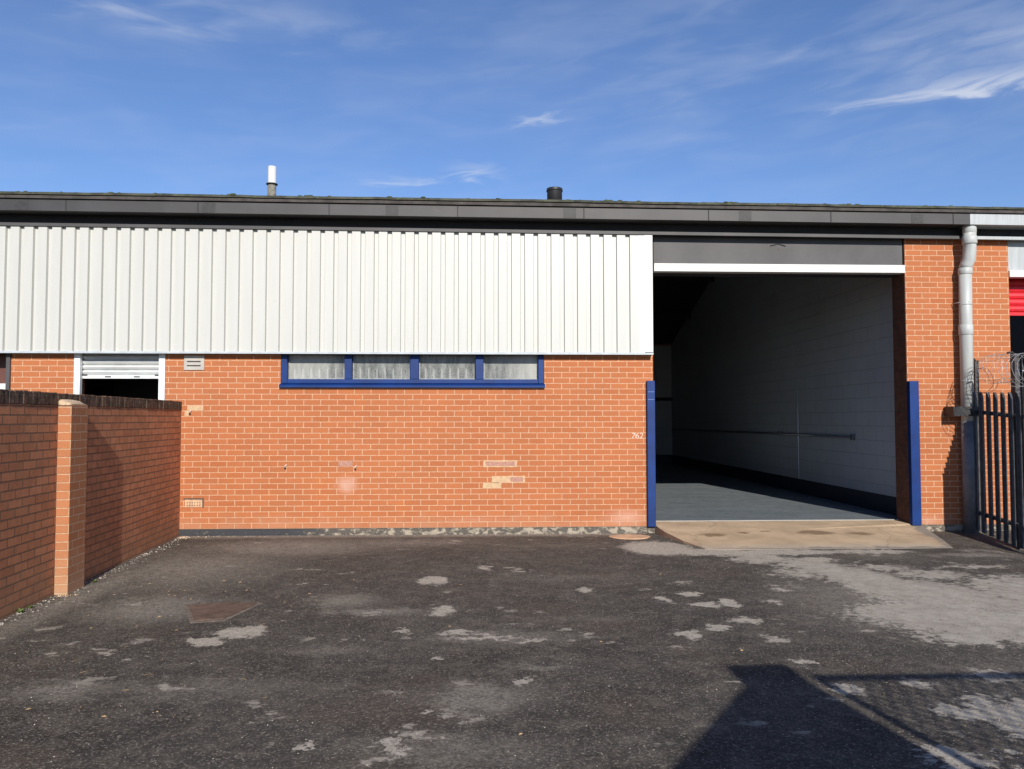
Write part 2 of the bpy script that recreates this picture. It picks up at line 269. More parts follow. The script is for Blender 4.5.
def m_asphalt():
    m, t, b = base_mat('worn asphalt'); g = t.new('ShaderNodeNewGeometry'); P = g.outputs['Position']; x, y, z = t.xyz(P)
    fine = t.noise(P, 190, 3, .65); grain = t.noise(P, 65, 5, .7); mid = t.noise(P, 6.5, 7, .68); big = t.noise(P, 1.3, 6, .62); dn = t.noise(P, 17, 5, .7)
    vor = t.new('ShaderNodeTexVoronoi'); t.put(vor.inputs['Vector'], P); vor.inputs['Scale'].default_value = 120
    stone = t.xyz(vor.outputs['Color'])[0]
    a = t.mix(t.mrange(big, .3, .7), (.021, .019, .0165), (.046, .042, .037))
    a = t.mix(t.math('MULTIPLY', t.mrange(mid, .42, .72), .8), a, (.120, .103, .083))
    brn = t.mrange(t.noise(P, .9, 3, .5), .52, .68); a = t.mix(t.math('MULTIPLY', brn, .5), a, (.060, .041, .030))
    # exposed aggregate: single stones lighter than the binder
    a = t.mix(t.math('MULTIPLY', t.mrange(stone, .80, .97), t.mrange(dn, .3, .65, .25, .95)), a, (.26, .225, .185))
    a = t.mix(t.math('MULTIPLY', t.mrange(fine, .52, .66), .7), a, (.155, .135, .112))
    sp1 = t.noise(P, 42, 3, .8); a = t.mix(t.math('MULTIPLY', t.mrange(sp1, .54, .68), .62), a, (.19, .168, .138)); a = t.mix(t.math('MULTIPLY', t.mrange(sp1, .44, .32), .6), a, (.014, .012, .010))
    a = t.mix(t.math('MULTIPLY', t.mrange(grain, .34, .22), .7), a, (.010, .009, .008))
    wn = t.math('ADD', t.math('MULTIPLY', t.math('SUBTRACT', mid, .5), .55), t.math('MULTIPLY', t.math('SUBTRACT', dn, .5), .45))
    wn2 = t.math('SUBTRACT', t.noise(t.vmath('ADD', P, (7.3, 2.1, 0.0)), 7.5, 7, .7), .5)
    xd = t.math('ADD', x, t.math('MULTIPLY', wn, .52)); yd = t.math('ADD', y, t.math('MULTIPLY', wn2, .55))
    soft = t.blobs(xd, yd, SOFT); sm = t.math('MULTIPLY', t.mrange(soft, .15, 1.1), t.mrange(t.math('ADD', t.math('MULTIPLY', grain, .5), t.math('MULTIPLY', dn, .5)), .30, .56))
    spk = t.mrange(t.math('ADD', t.math('MULTIPLY', fine, .5), t.math('MULTIPLY', sp1, .5)), .42, .56, .30, 1.0); a = t.mix(t.math('MULTIPLY', t.math('MULTIPLY', sm, spk), .95), a, (.27, .243, .202))
    xe = t.math('ADD', x, t.math('MULTIPLY', wn, .85)); ye = t.math('ADD', y, t.math('MULTIPLY', wn2, .75))
    wide = t.blobs(xe, ye, WIDE); wsum = t.math('ADD', wide, t.math('MULTIPLY', t.math('SUBTRACT', dn, .5), 1.3))
    wm = t.math('MULTIPLY', t.mrange(wsum, .30, .66), t.mrange(t.math('ADD', t.math('MULTIPLY', grain, .6), t.math('MULTIPLY', dn, .4)), .34, .50, .30, 1.0)); lightc = t.mix(t.mrange(mid, .3, .7), (.36, .322, .265), (.50, .455, .385))
    lightc = t.mix(t.math('MULTIPLY', t.mrange(fine, .5, .66), .5), lightc, (.15, .135, .115))
    a = t.mix(t.math('MULTIPLY', wm, .88), a, lightc)
    hard = t.blobs(xd, yd, HARD); sp = t.math('MULTIPLY', t.mrange(t.noise(t.vmath('MULTIPLY', P, (.75, 1.0, 1.0)), 4.6, 6, .66), .605, .66), t.mrange(t.noise(P, .8, 2), .46, .56)); hm = t.math('MAXIMUM', t.math('MULTIPLY', sp, .75), t.mrange(t.math('ADD', hard, t.math('MULTIPLY', t.math('SUBTRACT', t.math('ADD', t.math('MULTIPLY', grain, .3), t.math('MULTIPLY', sp1, .7)), .5), 1.9)), .36, .66))
    hardc = t.mix(t.mrange(sp1, .35, .6), (.48, .432, .36), (.36, .32, .262)); hardc = t.mix(t.math('MULTIPLY', t.mrange(sp1, .50, .66), .65), hardc, (.18, .16, .14))
    a = t.mix(t.math('MULTIPLY', hm, .95), a, hardc)
    # grit strip washed along the foot of the building and scattered pale chips
    st = t.mrange(t.math('ADD', y, t.math('MULTIPLY', wn2, .35)), -.34, -.10); stx = t.math('MULTIPLY', t.math('MULTIPLY', st, t.mrange(x, 2.3, 2.0, 0, 1)), .75); a = t.mix(stx, a, (.26, .225, .18))
    v2 = t.new('ShaderNodeTexVoronoi'); t.put(v2.inputs['Vector'], P); v2.inputs['Scale'].default_value = 16
    rnd = t.xyz(v2.outputs['Color'])[1]
    chip = t.math('MULTIPLY', t.mrange(v2.outputs['Distance'], .11, .07), t.mrange(rnd, .90, .93)); a = t.mix(t.math('MULTIPLY', chip, .8), a, (.45, .42, .37))
    t.put(b.inputs['Base Color'], a); b.inputs['Roughness'].default_value = .88; b.inputs['Specular IOR Level'].default_value = .3
    h = t.math('ADD', t.math('ADD', t.math('MULTIPLY', stone, .5), t.math('MULTIPLY', grain, .9)), t.math('MULTIPLY', mid, 1.0))
    t.put(b.inputs['Normal'], t.bump(h, .75, .012)); return m
M_ASPH = m_asphalt()

# ------------------------------------------------------------------ mesh helpers
class MB:
    def __init__(s): s.v = []; s.f = []; s.sm = []
    def add(s, vs, fs, smooth=False):
        k = len(s.v); s.v += [tuple(v) for v in vs]; s.f += [tuple(i+k for i in f) for f in fs]; s.sm += [smooth]*len(fs); return s
    def box(s, x0, x1, y0, y1, z0, z1, shear=0.0, x_ref=0.0):
        q = [(x, y, z-shear*(x-x_ref)) for z in (z0, z1) for y in (y0, y1) for x in (x0, x1)]
        return s.add(q, [(0, 2, 3, 1), (4, 5, 7, 6), (0, 1, 5, 4), (2, 6, 7, 3), (0, 4, 6, 2), (1, 3, 7, 5)])
    def prism(s, poly, a, b, axis='y'):
        """poly in the plane across the axis; extruded from a to b"""
        n = len(poly)
        if axis == 'y': v = [(p[0], a, p[1]) for p in poly]+[(p[0], b, p[1]) for p in poly]
        elif axis == 'x': v = [(a, p[0], p[1]) for p in poly]+[(b, p[0], p[1]) for p in poly]
        else: v = [(p[0], p[1], a) for p in poly]+[(p[0], p[1], b) for p in poly]
        fs = [tuple(range(n)), tuple(range(2*n-1, n-1, -1))]+[(i, i+n, (i+1) % n+n, (i+1) % n) for i in range(n)]
        return s.add(v, fs)
    def tube(s, pts, r, seg=12, caps=True, smooth=True):
        pts = [Vector(p) for p in pts]; rs = r if isinstance(r, (list, tuple)) else [r]*len(pts)
        vs = []; up = Vector((0.13, 0.21, .97))
        for i, p in enumerate(pts):
            d = (pts[min(i+1, len(pts)-1)]-pts[max(i-1, 0)]).normalized()
            if abs(d.dot(up)) > .95: up2 = Vector((1, .1, 0))
            else: up2 = up
            a = d.cross(up2).normalized(); b_ = d.cross(a).normalized()
            vs += [p+(a*math.cos(2*math.pi*k/seg)+b_*math.sin(2*math.pi*k/seg))*rs[i] for k in range(seg)]
        fs = []
        for i in range(len(pts)-1):
            for k in range(seg):
                a, b_ = i*seg+k, i*seg+(k+1) % seg; fs.append((a, b_, b_+seg, a+seg))
        if caps: fs += [tuple(range(seg-1, -1, -1)), tuple((len(pts)-1)*seg+k for k in range(seg))]
        return s.add(vs, fs, smooth)
    def build(s, name, mat, parent=None, bevel=0.0, loc=None):
        me = bpy.data.meshes.new(name); me.from_pydata(s.v, [], s.f); me.polygons.foreach_set('use_smooth', s.sm)
        import bmesh
        bm = bmesh.new(); bm.from_mesh(me); bmesh.ops.recalc_face_normals(bm, faces=bm.faces); bm.to_mesh(me); bm.free()
        me.materials.append(mat); o = bpy.data.objects.new(name, me); COL.objects.link(o)
        if parent: o.parent = parent
        if loc: o.location = loc
        if bevel:
            md = o.modifiers.new('bevel', 'BEVEL'); md.width = bevel; md.segments = 2; md.limit_method = 'ANGLE'; md.angle_limit = R(40)
        if any(s.sm) and not bevel:
            pass
        return o
def tag(o, label, cat, group=None, kind=None):
    o['label'] = label
    if cat: o['category'] = cat
    if group: o['group'] = group
    if kind: o['kind'] = kind
    return o
def thing(name, label, cat, loc=(0, 0, 0), rz=0, group=None):
    o = bpy.data.objects.new(name, None); COL.objects.link(o); o.location = loc; o.rotation_euler = (0, 0, rz); o.empty_display_size = .2
    return tag(o, label, cat, group)
def box(name, mat, parent, *a, bevel=0.0, **k): return MB().box(*a, **k).build(name, mat, parent, bevel)

# ------------------------------------------------------------------ ground
def gz(x, y):
    s = max(0, min(1, (x-6.0)/.8))*max(0, min(1, (-y-.1)/.9)); return -.09-.12*s
gm = MB()
xs = [-150, -40, -12]+[-8+.5*i for i in range(27)]+[5.6+.15*i for i in range(12)]+[8, 10, 14, 40, 150]
ys = [-150, -50, -20, -14]+[-12+.6*i for i in range(19)]+[-1.15+.115*i for i in range(11)]+[4, 16, 60, 200]
xs = sorted(set(round(v, 3) for v in xs)); ys = sorted(set(round(v, 3) for v in ys))
vv = [(x, y, gz(x, y)) for y in ys for x in xs]; nx_ = len(xs)
gm.add(vv, [(j*nx_+i, j*nx_+i+1, (j+1)*nx_+i+1, (j+1)*nx_+i) for j in range(len(ys)-1) for i in range(nx_-1)], True)
gr = gm.build('ground', M_ASPH); gr['kind'] = 'structure'; gr['label'] = 'worn dark asphalt yard with pale patches'

# concrete ramp at the big doorway
def slab():
    outl = [(2.395, .32, .03), (5.955, .32, .03), (5.955, -.005, .018), (6.10, -.03, .0), (6.02, -.40, -.045), (5.88, -.9, -.07), (5.70, -1.41, -.086), (5.0, -1.43, -.085), (4.2, -1.41, -.085), (3.4, -1.44, -.085), (2.85, -1.43, -.085), (2.70, -1.36, -.083), (2.55, -.9, -.06), (2.44, -.35, -.02), (2.395, -.005, .018)]
    n = len(outl); mb = MB(); v = list(outl)+[(x, y, z-.16) for x, y, z in outl]
    c = (4.2, -.3, -.012)
    v.append(c); fs = [(2*n, i, (i+1) % n) for i in range(n)]+[(i, i+n, (i+1) % n+n, (i+1) % n) for i in range(n)]
    return mb.add(v, fs).build('ramp', M_SLAB)
rp = slab(); rp['kind'] = 'structure'; rp['label'] = 'sandy concrete ramp with brown stains before the open doorway'

# ------------------------------------------------------------------ main building
B = thing('industrial_unit', 'single storey orange brick unit with white profiled cladding and a wide open doorway', 'building', (0, 0, 0))
ZT = 4.02
fb = MB()
for a in ((-6.224, -5.405, 0, .3, 0, 2.45), (-4.205, -2.675, 0, .3, 0, 2.45), (-2.675, .885, 0, .3, 0, 1.885), (.885, 2.385, 0, .3, 0, 2.45), (-8, 2.358, .004, .3, 2.451, 4.1)): fb.box(*a)
fb.build('brick_wall', M_BRICK, B)
MB().box(5.953, 7.44, 0, .345, 0, 4.12).build('brick_wall', M_BRICK, B)
pb = MB()
for x0, x1 in ((-6.224, -5.405), (-4.0, 2.398), (6.12, 7.44)):
    n = max(2, int((x1-x0)/.12)); pr = []
    for i in range(n+1):
        x = x0+(x1-x0)*i/n; j = .012+.010*mnoise.noise(Vector((x*5, 0, 3)))
        pr.append((x, -j))
    v = []
    for x, y in pr: v += [(x, y, -.35), (x, y-.004, -.06), (x, y, -.004), (x, .1, -.004)]
    fs = [(4*i+k, 4*i+4+k, 4*i+5+k, 4*i+1+k) for i in range(n) for k in range(3)]+[(0, 1, 2, 3), (4*n, 4*n+3, 4*n+2, 4*n+1)]
    MB().add(v, fs).build('plinth', M_PLINTH, B)
# corner trim at the far left
box('corner_trim', M_PANEL, B, -6.275, -6.225, -.03, .3, -.09, 2.45)
# profiled cladding
P0, PW = -.105, .1799
prof = []; x = 2.172; k = 0
while x > -8.2:
    # walk leftwards: crown, web, valley, web
    prof += [(x, P0), (x-.113, P0), (x-.122, P0+.038), (x-.171, P0+.038)]; x -= PW
prof = prof[::-1]
cm = MB(); zt0, zb0 = 4.03, 2.362
v = []
for px_, py_ in prof:
    for q in (0, 1): v += [(px_, py_+q*.004, zb0), (px_, py_+q*.004, zt0-.0048*(px_-2.2))]
n = len(prof); fs = []
for i in range(n-1):
    a = 4*i; b_ = 4*(i+1); fs += [(a, b_, b_+1, a+1), (a+2, a+3, b_+3, b_+2), (a, a+2, b_+2, b_), (a+1, b_+1, b_+3, a+3)]
cm.add(v, fs).build('cladding', M_CLAD, B)
tr = MB(); tr.box(2.255, 2.366, P0-.006, P0+.002, 2.3735, 4.01); tr.box(2.36, 2.366, P0+.002, .0, 2.345, 4.01); tr.box(2.1722, 2.2548, P0+.0, P0+.003, 2.345, 4.01); tr.build('cladding_trim', M_WHITE, B)
dr = MB(); dr.prism([(P0-.022, 2.335), (P0-.022, 2.352), (P0-.012, 2.364), (0.0, 2.372), (0.0, 2.346), (P0-.002, 2.335)], -8.2, 2.366, 'x'); dr.build('drip_flashing', M_DRIP, B)

# eaves: lower fascia strip, box gutter, roof edge (the run sags slightly to the right)
SH, XR = .0052, 2.2
def eaves(x0, x1, name_mat, parent, gut='gutter'):
    m = MB(); m.box(x0, x1, -.125, -.085, 3.984, 4.026, SH, XR); m.box(x0, x1, -.085, .0, 4.012, 4.03, SH, XR)
    m.build('fascia_strip', name_mat if gut != 'gutter' else M_PANEL, parent)
    g = MB(); g.box(x0, x1, -.312, -.300, 4.143, 4.292, SH, XR); g.box(x0, x1, -.300, -.05, 4.143, 4.156, SH, XR); g.box(x0, x1, -.062, -.05, 4.156, 4.29, SH, XR)
    return g
MB().box(-8.4, 7.436, -.049, -.0005, 4.034, 4.33, SH, XR).build('soffit', M_ROOFI, B)
g = eaves(-8.4, 6.705, M_DARK, B); go = g.build(('gutter'), M_DARK, B)
def sag(m): m.v = [(a, b_, c-SH*(x-XR)) for a, b_, c in m.v]; return m
for x in (-7.1, -5.40, -3.70, -1.99, -.29, 1.40, 3.09, 4.77, 6.47):
    m = MB(); m.prism([(-.319, 4.137), (-.319, 4.296), (-.3125, 4.296), (-.3125, 4.1425), (-.27, 4.1425), (-.27, 4.137)], x-.005, x+.005, 'x'); sag(m).build('gutter_joint', M_ROOFI, go)
for x in (-5.97, -3.56, -1.16, 1.21, 3.59, 5.97):
    m = MB(); m.box(x-.085, x+.085, -.3150, -.3125, 4.152, 4.28); j_ = sag(m).build('gutter_bracket', M_GBR, go)
re_ = MB(); re_.box(-8.4, 7.44, -.340, -.10, 4.300, 4.352, SH, XR); re_.build('roof_edge', M_FELT, B)
def roof(x0, x1, parent, seed):
    r_ = MB(); n = int((x1-x0)/.07); v = []; rows = [(-.36, 0), (-.30, 0), (.3, 1), (7.3, 1), (14.9, 1)]
    for i in range(n+1):
        x = x0+(x1-x0)*i/n; e = mnoise.noise(Vector((x*.6, seed, 0)))*.008+mnoise.noise(Vector((x*4, seed, 5)))*.004
        sag = SH*(x-XR)
        for (yy, q) in rows:
            zz = 4.378+e-sag if q == 0 else {.3: 4.50, 7.3: 6.15, 14.9: 3.95}[yy]+e
            if yy == -.30: zz += .014
            v += [(x, yy, zz), (x, yy, zz-.03)]
    m = len(rows)*2; fs = []
    for i in range(n):
        for j in range(len(rows)-1):
            a = i*m+2*j; b_ = (i+1)*m+2*j; fs += [(a, b_, b_+2, a+2), (a+1, a+3, b_+3, b_+1)]
        a = i*m; b_ = (i+1)*m; fs += [(a, a+1, b_+1, b_)]
        a = i*m+m-2; b_ = (i+1)*m+m-2; fs += [(a, b_, b_+1, a+1)]
    r_.add(v, fs).build('roof', M_MOSS, parent)
roof(-8.4, 7.44, B, 1)

mc = MB(); rm = random.Random(5)
for i in range(620):
    x = rm.uniform(-8.3, 13 if i % 4 == 0 else 7.4); cl_n = mnoise.noise(Vector((x*1.7, 3, 1)))
    if cl_n < -.05: continue
    s_ = rm.uniform(.008, .03); zc = 4.382-SH*(x-XR); yc = -.33+rm.uniform(-.02, .25); n_ = 6
    v = [(x+s_*1.8*math.cos(k), yc+s_*math.sin(k), zc-.006) for k in [2*math.pi*j/n_ for j in range(n_)]]+[(x+s_*1.1*math.cos(k+.4), yc+s_*.6*math.sin(k+.4), zc+s_*.55) for k in [2*math.pi*j/n_ for j in range(n_)]]
    mc.add(v, [(j, (j+1) % n_, (j+1) % n_+n_, j+n_) for j in range(n_)]+[tuple(range(n_, 2*n_))])
mco = mc.build('moss', M_MOSSG, B); mco['kind'] = 'stuff'
# window band
wf_ = MB()
wf_.box(-2.672, -2.59, -.006, .11, 1.945, 2.40); wf_.box(.805, .882, -.006, .11, 1.945, 2.40)
wf_.box(-2.59, .805, -.004, .11, 1.945, 2.003); wf_.box(-2.59, .805, -.004, .11, 2.350, 2.42)
W = wf_.build('window', M_BLUE, B, .006)
for a, b_ in ((-1.822, -1.722), (-.938, -.822), (-.052, .058)): box('mullion', M_BLUE, W, a, b_, -.010, .108, 2.0035, 2.3495, bevel=.005)
for a, b_ in ((-2.588, -1.824), (-1.720, -.940), (-.820, -.054), (.060, .803)):
    box('pane', M_PANE, W, a, b_, .092, .100, 2.005, 2.348)
    bd = MB(); e = .012
    bd.box(a, a+e, .078, .0915, 2.005, 2.348); bd.box(b_-e, b_, .078, .0915, 2.005, 2.348); bd.box(a+e, b_-e, .078, .0915, 2.005, 2.005+e); bd.build('glazing_bead', M_BEAD, W)
MB().prism([(-.055, 1.888), (-.055, 1.915), (-.047, 1.922), (-.004, 1.943), (.1, 1.943), (.1, 1.888)], -2.685, .895, 'x').build('sill', M_BLUE, W)

# small roller door beyond the yard wall
D = box('roller_door', M_ALU, B, -5.402, -5.322, -.012, .060, 0, 2.40, bevel=.004)
box('door_jamb', M_ALU, D, -4.290, -4.208, -.012, .060, 0, 2.40, bevel=.004)
sl_ = MB(); prf = []; z = 2.40
while z > 2.09:
    prf += [(.090, z), (.066, z-.012), (.058, z-.034), (.070, z-.060), (.090, z-.066)]; z -= .068
prf_f = prf; poly = [(p[0], p[1]) for p in prf_f]
v = []; 
for X_ in (-5.32, -4.292): v += [(X_, p[0], p[1]) for p in poly]
n = len(poly); sl_.add(v, [(i, i+1, i+1+n, i+n) for i in range(n-1)]); sl_.box(-5.32, -4.292, .0905, .10, z, 2.40); sl_.build('shutter_slats', M_SHUT, D)
zb = z; bb = MB(); bb.box(-5.318, -4.294, .050, .10, zb-.052, zb-.002); BBAR = bb.build('bottom_bar', M_ALU, D, .004)
for a, b_ in ((-5.02, -4.94), (-4.64, -4.56)): box('finger_slot', M_BLACK, BBAR, a, b_, .043, .0495, zb-.034, zb-.020)
for a, b_ in ((-5.316, -5.25), (-4.36, -4.297)): box('lock_bolt', M_BLACK, BBAR, a, b_, .036, .0495, zb-.010, zb+.004)
box('interior_lining', M_ROOFI, B, -5.6, -4.0, 1.6, 1.64, 0, 2.5)

# far-left opening, mostly hidden by the yard wall
box('recessed_door', simple('oxide red door', (.10, .035, .025), .6, var=.2), B, -8.0, -6.28, .22, .27, -.09, 2.45)
vb = MB(); vb.box(-6.52, -6.30, .02, .21, 1.83, 1.94); vb.build('white_box', M_WHITE, B, .01)

# vents set in the brickwork
vt = MB(); e = .028
vt.box(-3.955, -3.690, -.016, -.0005, 2.122, 2.315)
VT = vt.build('wall_vent', simple('beige vent plastic', (.40, .38, .34), .6, var=.1), B)
for zz in (2.182, 2.238): box('louvre_slot', M_BLACK, VT, -3.915, -3.735, -.021, -.0165, zz-.009, zz+.006)
def air_brick(x0, x1, z0, z1, mat, slots=True):
    m = MB(); m.box(x0, x1, -.006, -.0005, z0, z1); a = m.build('air_brick', mat, B)
    if slots:
        s_ = MB(); n = 6; 
        for i in range(n):
            xx = x0+.03+(x1-x0-.06)*i/(n-1)
            for zz in (z0+.030, z0+.062): s_.box(xx-.007, xx+.007, -.0085, -.0062, zz-.009, zz+.005)
        s_.build('air_slots', M_IRON, a)
    return a
air_brick(-3.905, -3.695, 1.578, 1.644, M_CREAM, False)
air_brick(-3.915, -3.690, .29, .39, M_CLAY)
fr = MB(); fr.box(-3.935, -3.67, -.0035, -.0005, .392, .412); fr.box(-3.689, -3.668, -.0035, -.0005, .285, .3915); fr.build('mortar_smear', M_IRON, B)
# replaced bricks and mortar repairs
def rag(x0, x1, z0, z1, mat, y=-.0035, nm='mortar_patch'):
    pts = []; n = 7
    for i in range(n): pts.append((x0+(x1-x0)*i/n, z0+random.uniform(-.004, .004)))
    for i in range(3): pts.append((x1+random.uniform(-.004, .004), z0+(z1-z0)*i/3))
    for i in range(n): pts.append((x1-(x1-x0)*i/n, z1+random.uniform(-.004, .004)))
    for i in range(3): pts.append((x0+random.uniform(-.004, .004), z1-(z1-z0)*i/3))
    MB().prism(pts, y, -.0005).build(nm, mat, B)
rag(.055, .515, .812, .905, M_CREAM); rag(.085, .488, .828, .888, M_PINKM, -.0048)
rag(.17, .62, .598, .692, M_CREAM); rag(.425, .595, .612, .676, M_PINKM, -.0048); rag(.05, .30, .525, .600, M_CREAM)
rag(-1.895, -1.705, .828, .898, M_PINKM)
rag(-3.93, -3.885, 1.50, 1.575, M_CREAM)
for x, z in ((-2.60, .80), (-1.665, .785), (-3.87, 1.53)):
    MB().tube([(x, -.004, z), (x, .02, z)], .014, 10).build('wall_hole', M_BLACK, B)
    MB().tube([(x-.012, -.006, z+.008), (x-.004, -.012, z+.03), (x+.014, -.010, z+.05), (x+.022, -.004, z+.055)], [.004, .011, .010, .003], 8).build('sealant_blob', M_CHALK, B)
# chalked number beside the doorway
tcu = bpy.data.curves.new('chalk_number', 'FONT'); tcu.body = '762'; tcu.size = .112; tcu.extrude = .0008; tcu.shear = .1
to = bpy.data.objects.new('chalk_number', tcu); COL.objects.link(to)
me = bpy.data.meshes.new_from_object(to.evaluated_get(bpy.context.evaluated_depsgraph_get())); bpy.data.objects.remove(to); me.materials.clear(); me.materials.append(M_CHALK)
cn = bpy.data.objects.new('chalk_number', me); COL.objects.link(cn); cn.parent = B; cn.location = (2.075, -.002, 1.195); cn.rotation_euler = (R(90), 0, 0)

# header over the wide doorway
hd = MB(); hd.box(2.408, 5.925, .015, .12, 3.611, 4.0)
HD = hd.build('header_panel', M_PANEL, B)
for x, z in ((2.62, 3.93), (4.17, 3.83), (4.05, 3.87), (4.26, 3.87), (4.8, 3.93)): box('panel_fixing', M_IRON, HD, x-.007, x+.007, .009, .0145, z-.007, z+.007)
m = MB(); m.tube([(4.05, .006, 3.87), (4.16, .004, 3.90), (4.26, .006, 3.87)], .004, 5); m.build('cable_loop', M_BLACK, HD)
box('jamb_shade_face', M_JAMB, B, 5.945, 5.9525, .004, .345, .0, 4.1)  # thin sheet of darkened brick paints the jamb's shade
box('header_beam', M_WHITE, B, 2.408, 5.944, -.022, .12, 3.499, 3.609, bevel=.004)
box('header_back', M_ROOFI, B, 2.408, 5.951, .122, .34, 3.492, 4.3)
# blue corner guards
def guard(x0, x1, parent, y0=-.075, marks=False):
    m = MB(); m.box(x0, x1, y0, -.002, .0, 1.985); gobj = m.build('corner_guard', M_BLUE, parent, .006)
    if marks:
        for zz in (1.83, 1.725): box('scratch_mark', M_BLUE2, gobj, x0+.012, x1-.01, y0-.0022, y0-.0004, zz, zz+.006)
    return gobj
guard(2.288, 2.398, B, -.06, True)
guard(5.938, 6.068, B, -.085)
# gutter joint + downpipe

pm = MB()
pm.tube([(6.765, -.20, 4.13), (6.765, -.20, 3.98), (6.768, -.19, 3.86), (6.77, -.18, 3.74), (6.765, -.165, 3.66), (6.75, -.14, 3.60), (6.735, -.13, 3.54)], .084, 22)
pm.tube([(6.735, -.13, 3.55), (6.725, -.13, 2.9), (6.72, -.13, 1.42)], .083, 24)
DP = pm.build('downpipe', M_PVC, B)
for z0, z1, x, y, r in ((4.02, 4.16, 6.765, -.20, .088), (3.87, 3.98, 6.767, -.193, .095), (3.46, 3.55, 6.735, -.13, .092), (2.62, 2.76, 6.7235, -.13, .092), (1.98, 1.985, 6.72, -.13, .085), (3.03, 3.045, 6.727, -.13, .087)):
    MB().tube([(x, y, z0), (x, y, z0+.008), (x, y, z1-.008), (x, y, z1)], [r-.006, r, r, r-.006], 24).build('pipe_collar', M_PVC, DP)
MB().tube([(6.72, -.13, 1.43), (6.72, -.13, -.14)], .087, 24).build('lower_pipe', simple('shaded grey pipe', (.13, .135, .145), .5, var=.25, dirt=((.22, .22, .22), .62)), DP)  # lower length coloured darker to paint the shade of the fence
for z in (3.07,): MB().tube([(6.61, -.015, z), (6.64, -.13, z), (6.72, -.217, z), (6.80, -.13, z), (6.83, -.015, z)], .006, 6).build('pipe_bracket', M_PVC, DP)

# interior
X0, X1, YB = -1.5, 6.18, 14.6
box('interior_floor', M_FLOOR, B, X0-.3, X1, .322, YB, -.2, .03)
box('door_sill', simple('pale sill edge', (.33, .33, .31), .7), B, 2.40, 5.952, .29, .34, .0, .036)
box('jamb_shade_return', M_JAMB, B, 5.956, X1+.1, .346, .36, 0, 4.2)
iw = MB(); iw.prism([(.362, .031), (YB, .031), (YB, 3.85), (7.3, 6.0), (.362, 4.45)], X1, X1+.1, 'x'); iw.build('interior_wall', M_WALLI, B)
rw = MB(); rw.box(X0, X1-.001, YB, YB+.1, .031, 3.8); rw.build('interior_wall', M_WALLI, B)
lw = MB(); lw.prism([(.31, .031), (YB, .031), (YB, 3.85), (7.3, 6.0), (.31, 4.45)], X0-.1, X0, 'x'); lw.build('interior_wall', M_WALLI, B)
fw_ = MB(); fw_.box(X0, 2.39, .3015, .32, .031, 4.3); fw_.build('interior_wall', M_WALLI, B)
box('skirting', M_SKIRT, B, X1-.006, X1-.001, .363, YB-.002, .031, .30)
box('skirting', M_SKIRT, B, X0+.01, X1-.01, YB-.008, YB-.002, .031, .30)
cd = MB(); cd.tube([(X1-.03, 2.14, 1.16), (X1-.03, 14.5, 1.12)], .017, 8); CD_ = cd.build('conduit', M_PIPEI, B)
for y, h in ((2.08, .07), (5.28, .055), (6.95, .05)): box('socket_box', M_PIPEI, CD_, X1-.06, X1-.002, y-h/2, y+h/2, 1.16-h/2-.01, 1.16+h/2+.01, bevel=.004)
MB().tube([(X1-.02, 4.36, .30), (X1-.02, 4.36, 2.05)], .012, 8).build('conduit', M_WHITE, B)
MB().tube([(4.9, YB-.1, 2.08), (6.17, YB-.1, 2.08)], .05, 8).build('wall_rail', M_BLACK, B)
cl_ = MB()
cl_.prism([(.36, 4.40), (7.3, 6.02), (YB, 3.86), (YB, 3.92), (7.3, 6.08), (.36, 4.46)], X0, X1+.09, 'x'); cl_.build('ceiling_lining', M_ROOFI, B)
ra = MB()
for y in (2.5, 5.0, 7.3, 9.8, 12.2):
    z = 4.40+(6.02-4.40)*(y-.36)/6.94 if y <= 7.3 else 6.02-(6.02-3.86)*(y-7.3)/7.3
    ra.box(X0, X1-.002, y-.04, y+.04, z-.22, z-.04)
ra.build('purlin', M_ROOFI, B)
# building shell so that no light leaks in
sh = MB(); sh.box(-8.0, -7.9, .3, 14.8, -.2, 4.0); sh.box(-7.9, 7.4, 14.72, 14.82, -.2, 3.9); sh.build('outer_wall', M_BRICK, B)
gb = MB(); gb.prism([(.3, 4.0), (14.8, 3.86), (7.3, 6.09)], -8.0, -7.9, 'x'); gb.build('gable', M_BRICK, B)
box('partition', M_ROOFI, B, -7.89, -1.62, 3.6, 3.7, -.2, 4.0)

# roof vents
v1 = thing('roof_vent', 'tall slender roof vent pipe, white above a dark weathered sleeve', 'vent pipe', (-3.6, 3.0, 5.1))
MB().tube([(0, 0, -.1), (0, 0, .43)], .072, 18).build('sleeve', simple('weathered lead sleeve', (.16, .155, .13), .8, var=.4, scale=20), v1)
MB().tube([(0, 0, .425), (0, 0, .44)], .098, 18).build('collar', M_BLACK, v1)
MB().tube([(0, 0, .442), (0, 0, .455), (0, 0, .457), (0, 0, .74)], [.078, .078, .069, .069], 18).build('pipe', M_WHITE, v1)
v2_ = thing('roof_vent', 'short stubby black roof vent pipe beneath the sky', 'vent pipe', (1.32, 3.0, 5.1))
MB().tube([(0, 0, -.1), (0, 0, .37), (0, 0, .40), (0, 0, .41)], [.133, .133, .143, .135], 20).build('pipe', M_BLACK, v2_)
MB().tube([(0, 0, .36), (0, 0, .372)], .146, 20).build('collar', M_BLACK, v2_)

